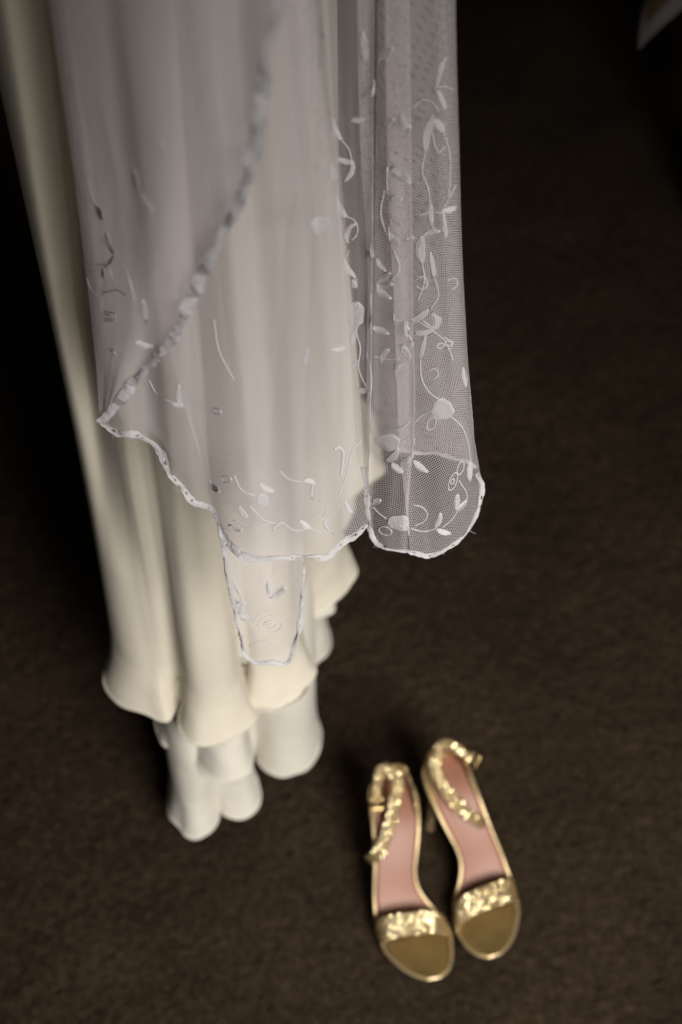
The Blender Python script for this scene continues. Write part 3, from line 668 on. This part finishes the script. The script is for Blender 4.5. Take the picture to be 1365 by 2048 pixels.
# footbed outline of the one on the left, along its length: l, outer half, inner half (measured about the heel-toe axis)
OUT = np.array([(-.001,-.006,.006),(.004,-.0175,.0155),(.012,-.0235,.0215),(.025,-.0265,.0245),(.045,-.0275,.0240),(.065,-.0290,.0205),(.085,-.0315,.0150),(.100,-.0345,.0105),(.112,-.0370,.0110),
                (.124,-.0385,.0165),(.136,-.0395,.0250),(.150,-.0390,.0325),(.162,-.0375,.0360),(.175,-.0345,.0368),(.188,-.0270,.0352),(.200,-.0180,.0312),(.209,-.0075,.0250),(.2145,.0030,.0165)])
def zprof(l):
    return np.interp(l, [-.01, .02, .045, .065, .085, .105, .125, .140, .155, .19, .216], [.0945, .0925, .0865, .0765, .0620, .0440, .0265, .0180, .0145, .0130, .0160])
def build_sandal(label, heel, toe, mirror, strap_px, buckle_px, lean=0.0):
    heel, toe = np.array(heel), np.array(toe)
    e1 = (toe - heel) / np.linalg.norm(toe - heel); L_ = np.linalg.norm(toe - heel); e2 = np.array([-e1[1], e1[0]])
    if e2[0] < 0: e2 = -e2                       # +w to the right in the picture for the left one
    if mirror: e2 = -e2
    sl = L_ / 0.2145
    def W(l, w_, z): l = np.asarray(l)*sl; p = heel[None] + np.outer(np.atleast_1d(l), e1) + np.outer(np.atleast_1d(w_), e2); return np.concatenate([p, np.atleast_1d(z)[:, None] * np.ones((len(p), 1))], 1)
    root = thing('high_heeled_sandal', label, 'sandal', (*(heel + e1 * 0.1), 0.0), 'pair of gold sandals on the carpet')
    ls = np.linspace(-.001, .2145, 60); ls = -.001 + .2155 * (0.5 - 0.5 * np.cos(np.linspace(0, np.pi, 64)))
    sO = interp_curve(OUT[:, 1], OUT[:, 0], ls); sI = interp_curve(OUT[:, 2], OUT[:, 0], ls)
    zz = zprof(ls); k = np.ones(7) / 7; zz = np.convolve(np.pad(zz, 3, 'edge'), k, 'valid')
    def plate(inset, ztop, zbot, l0=-1, l1=9, dish=0.0, nm='plate', mat=None):
        idx = np.where((ls >= l0) & (ls <= l1))[0]; nw = 13; V = []
        for i in idx:
            c = (sO[i] + sI[i]) / 2; h = max((sI[i] - sO[i]) / 2 - inset, 0.0004); l = min(max(ls[i], -.001 + inset), .2145 - inset)
            for s in np.linspace(-1, 1, nw): V.append(W(l, c + h * s, zz[i] + ztop - dish * (1 - s * s))[0])
        for i in idx:
            c = (sO[i] + sI[i]) / 2; h = max((sI[i] - sO[i]) / 2 - inset, 0.0004); l = min(max(ls[i], -.001 + inset), .2145 - inset)
            for s in np.linspace(-1, 1, nw): V.append(W(l, c + h * s, zz[i] + zbot)[0])
        n = len(idx); Fc = [tuple(f) for f in grid_faces(n, nw)]; o_ = n * nw
        Fc += [tuple(int(x) + o_ for x in f[::-1]) for f in grid_faces(n, nw)]
        for i in range(n-1):
            Fc.append((i*nw, (i+1)*nw, o_+(i+1)*nw, o_+i*nw)); Fc.append((i*nw+nw-1, o_+i*nw+nw-1, o_+(i+1)*nw+nw-1, (i+1)*nw+nw-1))
        for j in range(nw-1):
            Fc.append((j, o_+j, o_+j+1, j+1)); Fc.append(((n-1)*nw+j, (n-1)*nw+j+1, o_+(n-1)*nw+j+1, o_+(n-1)*nw+j))
        return attach(mesh(nm, V, Fc, mat), root)
    plate(.0006, -.0035, -.0085, nm='outsole', mat=M['sole'])
    plate(.0022, .0003, -.0034, -1, .160, .0014, 'footbed', M['pink'])
    plate(.0022, .0003, -.0034, .160, 9, .0010, 'toe_bed', M['gold_in'])
    # gold welt round the edge
    edge = np.concatenate([W(ls, sO, zz - .0014), W(ls, sI, zz - .0014)[::-1][1:-1]])
    V, Fc = tube(edge, .0018, 8, True); attach(mesh('welt', V, Fc, M['gold']), root)
    # toe strap: an arch from edge to edge
    nA, nB = 26, 9; V = []
    for s_, off in ((1, 0.0), (-1, -.0022)):
        for a in np.linspace(0, 1, nA):
            for b in np.linspace(-1, 1, nB):
                l = .1585 + .0118 * b + .010 * (a - .5)
                o1 = np.interp(l, OUT[:, 0], OUT[:, 1]) - .0022; i1 = np.interp(l, OUT[:, 0], OUT[:, 2]) + .0022
                th = math.pi * (1 - a); ww = (o1 + i1)/2 + (i1 - o1)/2 * (math.copysign(abs(math.cos(th)) ** 0.72, math.cos(th)))
                hh = .032 * math.sin(th) ** 0.62 * (1 - .10 * b) 
                zb = np.interp(l, ls, zz) - .006
                V.append(W(l, ww * (1 + off * 0), max(zb + hh + off, 0.002))[0] + (0 if s_ > 0 else 1) * np.append((e2 * (-off) * math.cos(th)) * (-1), 0))
    V = np.array(V); V[:nA*nB, 2] += 0
    Fc = [tuple(f) for f in grid_faces(nA, nB)]; o_ = nA*nB; Fc += [tuple(int(x)+o_ for x in f[::-1]) for f in grid_faces(nA, nB)]
    for i in range(nA-1):
        Fc.append((i*nB, (i+1)*nB, o_+(i+1)*nB, o_+i*nB)); Fc.append((i*nB+nB-1, o_+i*nB+nB-1, o_+(i+1)*nB+nB-1, (i+1)*nB+nB-1))
    ts_ = attach(mesh('toe_strap', V, Fc, M['glitter']), root); glitter_flakes(ts_, V, Fc[:(nA-1)*(nB-1)], 2600, 3 + mirror)
    # heel cup: open wall round the back
    lc = np.linspace(.052, 0, 16); top = []; V = []
    nu = 40; rows = 8
    us = np.linspace(-1, 1, nu)
    def cup(u_, h):      # u_ -1 outer front .. 0 back .. 1 inner front
        l = .050 * (abs(u_) ** 1.6); l_ = max(l, 0.0)
        wv = np.interp(max(l_, .0), OUT[:, 0], OUT[:, 1] if u_ < 0 else OUT[:, 2]) if abs(u_) > .30 else None
        a0 = -.0225; a1 = .0210
        if wv is None:
            t = u_ / .30; wv = (a0 if t < 0 else a1) * abs(math.sin(t * math.pi / 2)); l_ = .0075 * (1 - math.cos(t * math.pi / 2)) - .001
            if abs(t) > .97: pass
        else:
            wv = wv * 1.0; l_ = max(l_, .0065)
        hh = (.032 * (1 - abs(u_)) ** 0.75 + .002)
        return W(l_ + .004 * h, wv * (1 - .12 * h), np.interp(l_, ls, zz) - .008 + h * (hh + .008))[0]
    for side_ in (0, 1):
        for r_ in range(rows):
            for u_ in us:
                p = cup(u_, r_ / (rows - 1))
                if side_: cen = W(.026, -.0015, 0)[0]; d = cen[:2] - p[:2]; p[:2] += d / np.linalg.norm(d) * .0016
                V.append(p)
    Fo = [tuple(f) for f in grid_faces(rows, nu)]; o_ = rows*nu; Fi = [tuple(int(x)+o_ for x in f[::-1]) for f in grid_faces(rows, nu)]
    for j in range(nu-1): Fo.append(((rows-1)*nu+j, (rows-1)*nu+j+1, o_+(rows-1)*nu+j+1, o_+(rows-1)*nu+j))
    o_cup = attach(mesh('heel_cup', V, Fo + Fi, M['glitter']), root)
    o_cup.data.materials.append(M['gold_in'])
    for pi in range(len(Fo), len(Fo) + len(Fi)): o_cup.data.polygons[pi].material_index = 1
    # stiletto heel
    prof = [(0.0, .0), (.12, .0), (.3, .0), (.5, .0), (.7, .0), (.9, .0), (1.0, .0)]; V = []; m = 14; n = 14
    for i in range(n):
        t = i / (n - 1); z = .0785 * (1 - t) + .0005
        lc_ = .026 * (1 - t) ** 1.3 + .026 * t + .012 * t * t; rl = .0175 * (1 - t) ** 2.2 + .0052; rw = .0195 * (1 - t) ** 2.0 + .0050
        for k_ in range(m):
            a = 2*np.pi*k_/m; V.append(W(lc_ + rl*math.cos(a), -.001 + lean*t + rw*math.sin(a), z)[0])
    Fc = [(i*m+k_, i*m+(k_+1) % m, (i+1)*m+(k_+1) % m, (i+1)*m+k_) for i in range(n-1) for k_ in range(m)] + [tuple(range(m))[::-1], tuple((n-1)*m+k_ for k_ in range(m))]
    o_heel = attach(mesh('stiletto_heel', V, Fc, M['glitter']), root)
    cV = [W(.038 + .0056*math.cos(2*np.pi*k_/m), -.001 + lean + .0054*math.sin(2*np.pi*k_/m), z)[0] for z in (.006, -.0005) for k_ in range(m)]
    cp_ = mesh('heel_tip', cV, [(k_, (k_+1) % m, m+(k_+1) % m, m+k_) for k_ in range(m)] + [tuple(range(m))[::-1], tuple(range(m, 2*m))], M['sole']); cp_.parent = o_heel
    # long ankle strap lying across the footbed
    P = resample([PZ(*p) for p in strap_px], 40); V, Fc = ribbon(P, (0.05, -.55, .83), .0135, .0030)
    as_ = attach(mesh('ankle_strap', V, Fc, M['glitter']), root); glitter_flakes(as_, V, Fc, 2000, 5 + mirror)
    # short strap and its buckle
    P = resample([PZ(*p) for p in buckle_px], 30); V, Fc = ribbon(P, (0.2, -.5, .8), np.linspace(.013, .007, 30), .0026)
    st = attach(mesh('buckle_strap', V, Fc, M['glitter']), root); glitter_flakes(st, V, Fc, 600, 7 + mirror)
    c = P[-1]; t = P[-1] - P[-4]; t /= np.linalg.norm(t); up = np.array([.2, -.5, .8]); s = np.cross(t, up); s /= np.linalg.norm(s)
    fr = [c + t*a*.0062 + s*b*.0075 for a, b in ((-.6,-1),(0,-1.05),(1,-1),(1.1,0),(1,1),(0,1.05),(-.6,1),(-.7,0))]
    V, Fc = tube(resample(fr, 33, True)[:-1], .0013, 6, True); b1 = (V, Fc)
    b2 = tube([c - t*.004, c + t*.003 + up*.001, c + t*.0075], .0008, 5); V, Fc = merge([b1, b2])
    bk = mesh('buckle', V, Fc, M['metal']); bk.parent = st
    return root
build_sandal('gold glitter stiletto sandal nearer the gown, strap lying across its pink footbed', (.054, .794), (.0900, .594), False,
    [(774,1540,.134),(792,1548,.131),(793,1590,.118),(784,1635,.102),(770,1680,.086),(752,1712,.070),(739,1722,.054)],
    [(780,1538,.134),(764,1540,.133),(757,1562,.125),(755,1585,.116),(754,1606,.106)])
build_sandal('gold glitter stiletto sandal farther right, buckle end of its strap flung outward', (.110, .820), (.175, .624), True,
    [(884,1498,.136),(872,1524,.130),(884,1564,.114),(906,1598,.100),(930,1624,.088),(954,1640,.076),(969,1648,.062)],
    [(878,1500,.140),(886,1490,.140),(898,1488,.138),(914,1496,.134),(930,1508,.128),(946,1520,.120)], lean=0.020)

# ------------------------------------------------------------------ table behind, with its cloth
def box(x0, x1, y0, y1, z0, z1, b=0.006):
    import bmesh
    bm = bmesh.new(); bmesh.ops.create_cube(bm, size=1.0)
    for v in bm.verts: v.co = ((x0+x1)/2 + v.co.x*(x1-x0), (y0+y1)/2 + v.co.y*(y1-y0), (z0+z1)/2 + v.co.z*(z1-z0))
    bmesh.ops.bevel(bm, geom=bm.edges[:], offset=b, segments=2, affect='EDGES')
    V = [v.co[:] for v in bm.verts]; Fc = [[v.index for v in f.verts] for f in bm.faces]; bm.free(); return V, Fc
TX0, TX1, TY0, TY1, TZ = 0.452, 1.40, 1.68, 2.55, 0.72
table = thing('side_table', 'dark wooden table standing in shadow at the upper right', 'table', (TX0, TY0, 0))
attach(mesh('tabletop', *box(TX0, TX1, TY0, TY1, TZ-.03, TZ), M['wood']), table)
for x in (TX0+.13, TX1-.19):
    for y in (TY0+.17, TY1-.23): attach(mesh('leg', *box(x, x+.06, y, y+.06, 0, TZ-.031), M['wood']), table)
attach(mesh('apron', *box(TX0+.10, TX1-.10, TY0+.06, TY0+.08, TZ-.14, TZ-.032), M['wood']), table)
def build_cloth():
    ov = 0.17; n = 90
    xs = np.linspace(TX0-ov, TX1+ov, n); ys = np.linspace(TY0-ov, TY1+ov, n); V = np.zeros((n, n, 3)); Bd = np.zeros((n, n), bool)
    for i, y in enumerate(ys):
        for j, x in enumerate(xs):
            p = max(TX0-x, 0, x-TX1); q = max(TY0-y, 0, y-TY1); sx = -1 if x < TX0 else 1; sy = -1 if y < TY0 else 1
            bx = min(max(x, TX0), TX1); by = min(max(y, TY0), TY1)
            h = math.hypot(p, q); ripple = 0.006 * math.sin(x*31 + y*27) * min(1, h/.08)
            if p > 0 and q > 0:
                fi = math.atan2(q, p); rr_ = 0.006 + 0.42*h*math.sin(2*fi)**0.5
                V[i, j] = (bx + sx*rr_*math.cos(fi), by + sy*rr_*math.sin(fi), TZ + .003 - h*0.94); Bd[i, j] = max(p, q) > ov - 0.028; continue
            ox = (0.006 + ripple) * (min(1, p/.02)) + (.12*p if q > 0 else 0); oy = (0.006 + ripple) * (min(1, q/.02)) + (.12*q if p > 0 else 0)
            V[i, j] = (bx + sx*ox, by + sy*oy, TZ + .003 - h + (.006 if h > 0 else 0) * 0)
            Bd[i, j] = max(p, q) > ov - 0.028
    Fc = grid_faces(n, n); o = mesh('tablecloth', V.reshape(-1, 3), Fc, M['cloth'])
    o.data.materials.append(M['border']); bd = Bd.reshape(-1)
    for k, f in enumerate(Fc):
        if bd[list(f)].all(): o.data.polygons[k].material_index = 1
    tag(o, 'brown cloth with a pale border, its corner hanging from the table', 'tablecloth')
build_cloth()
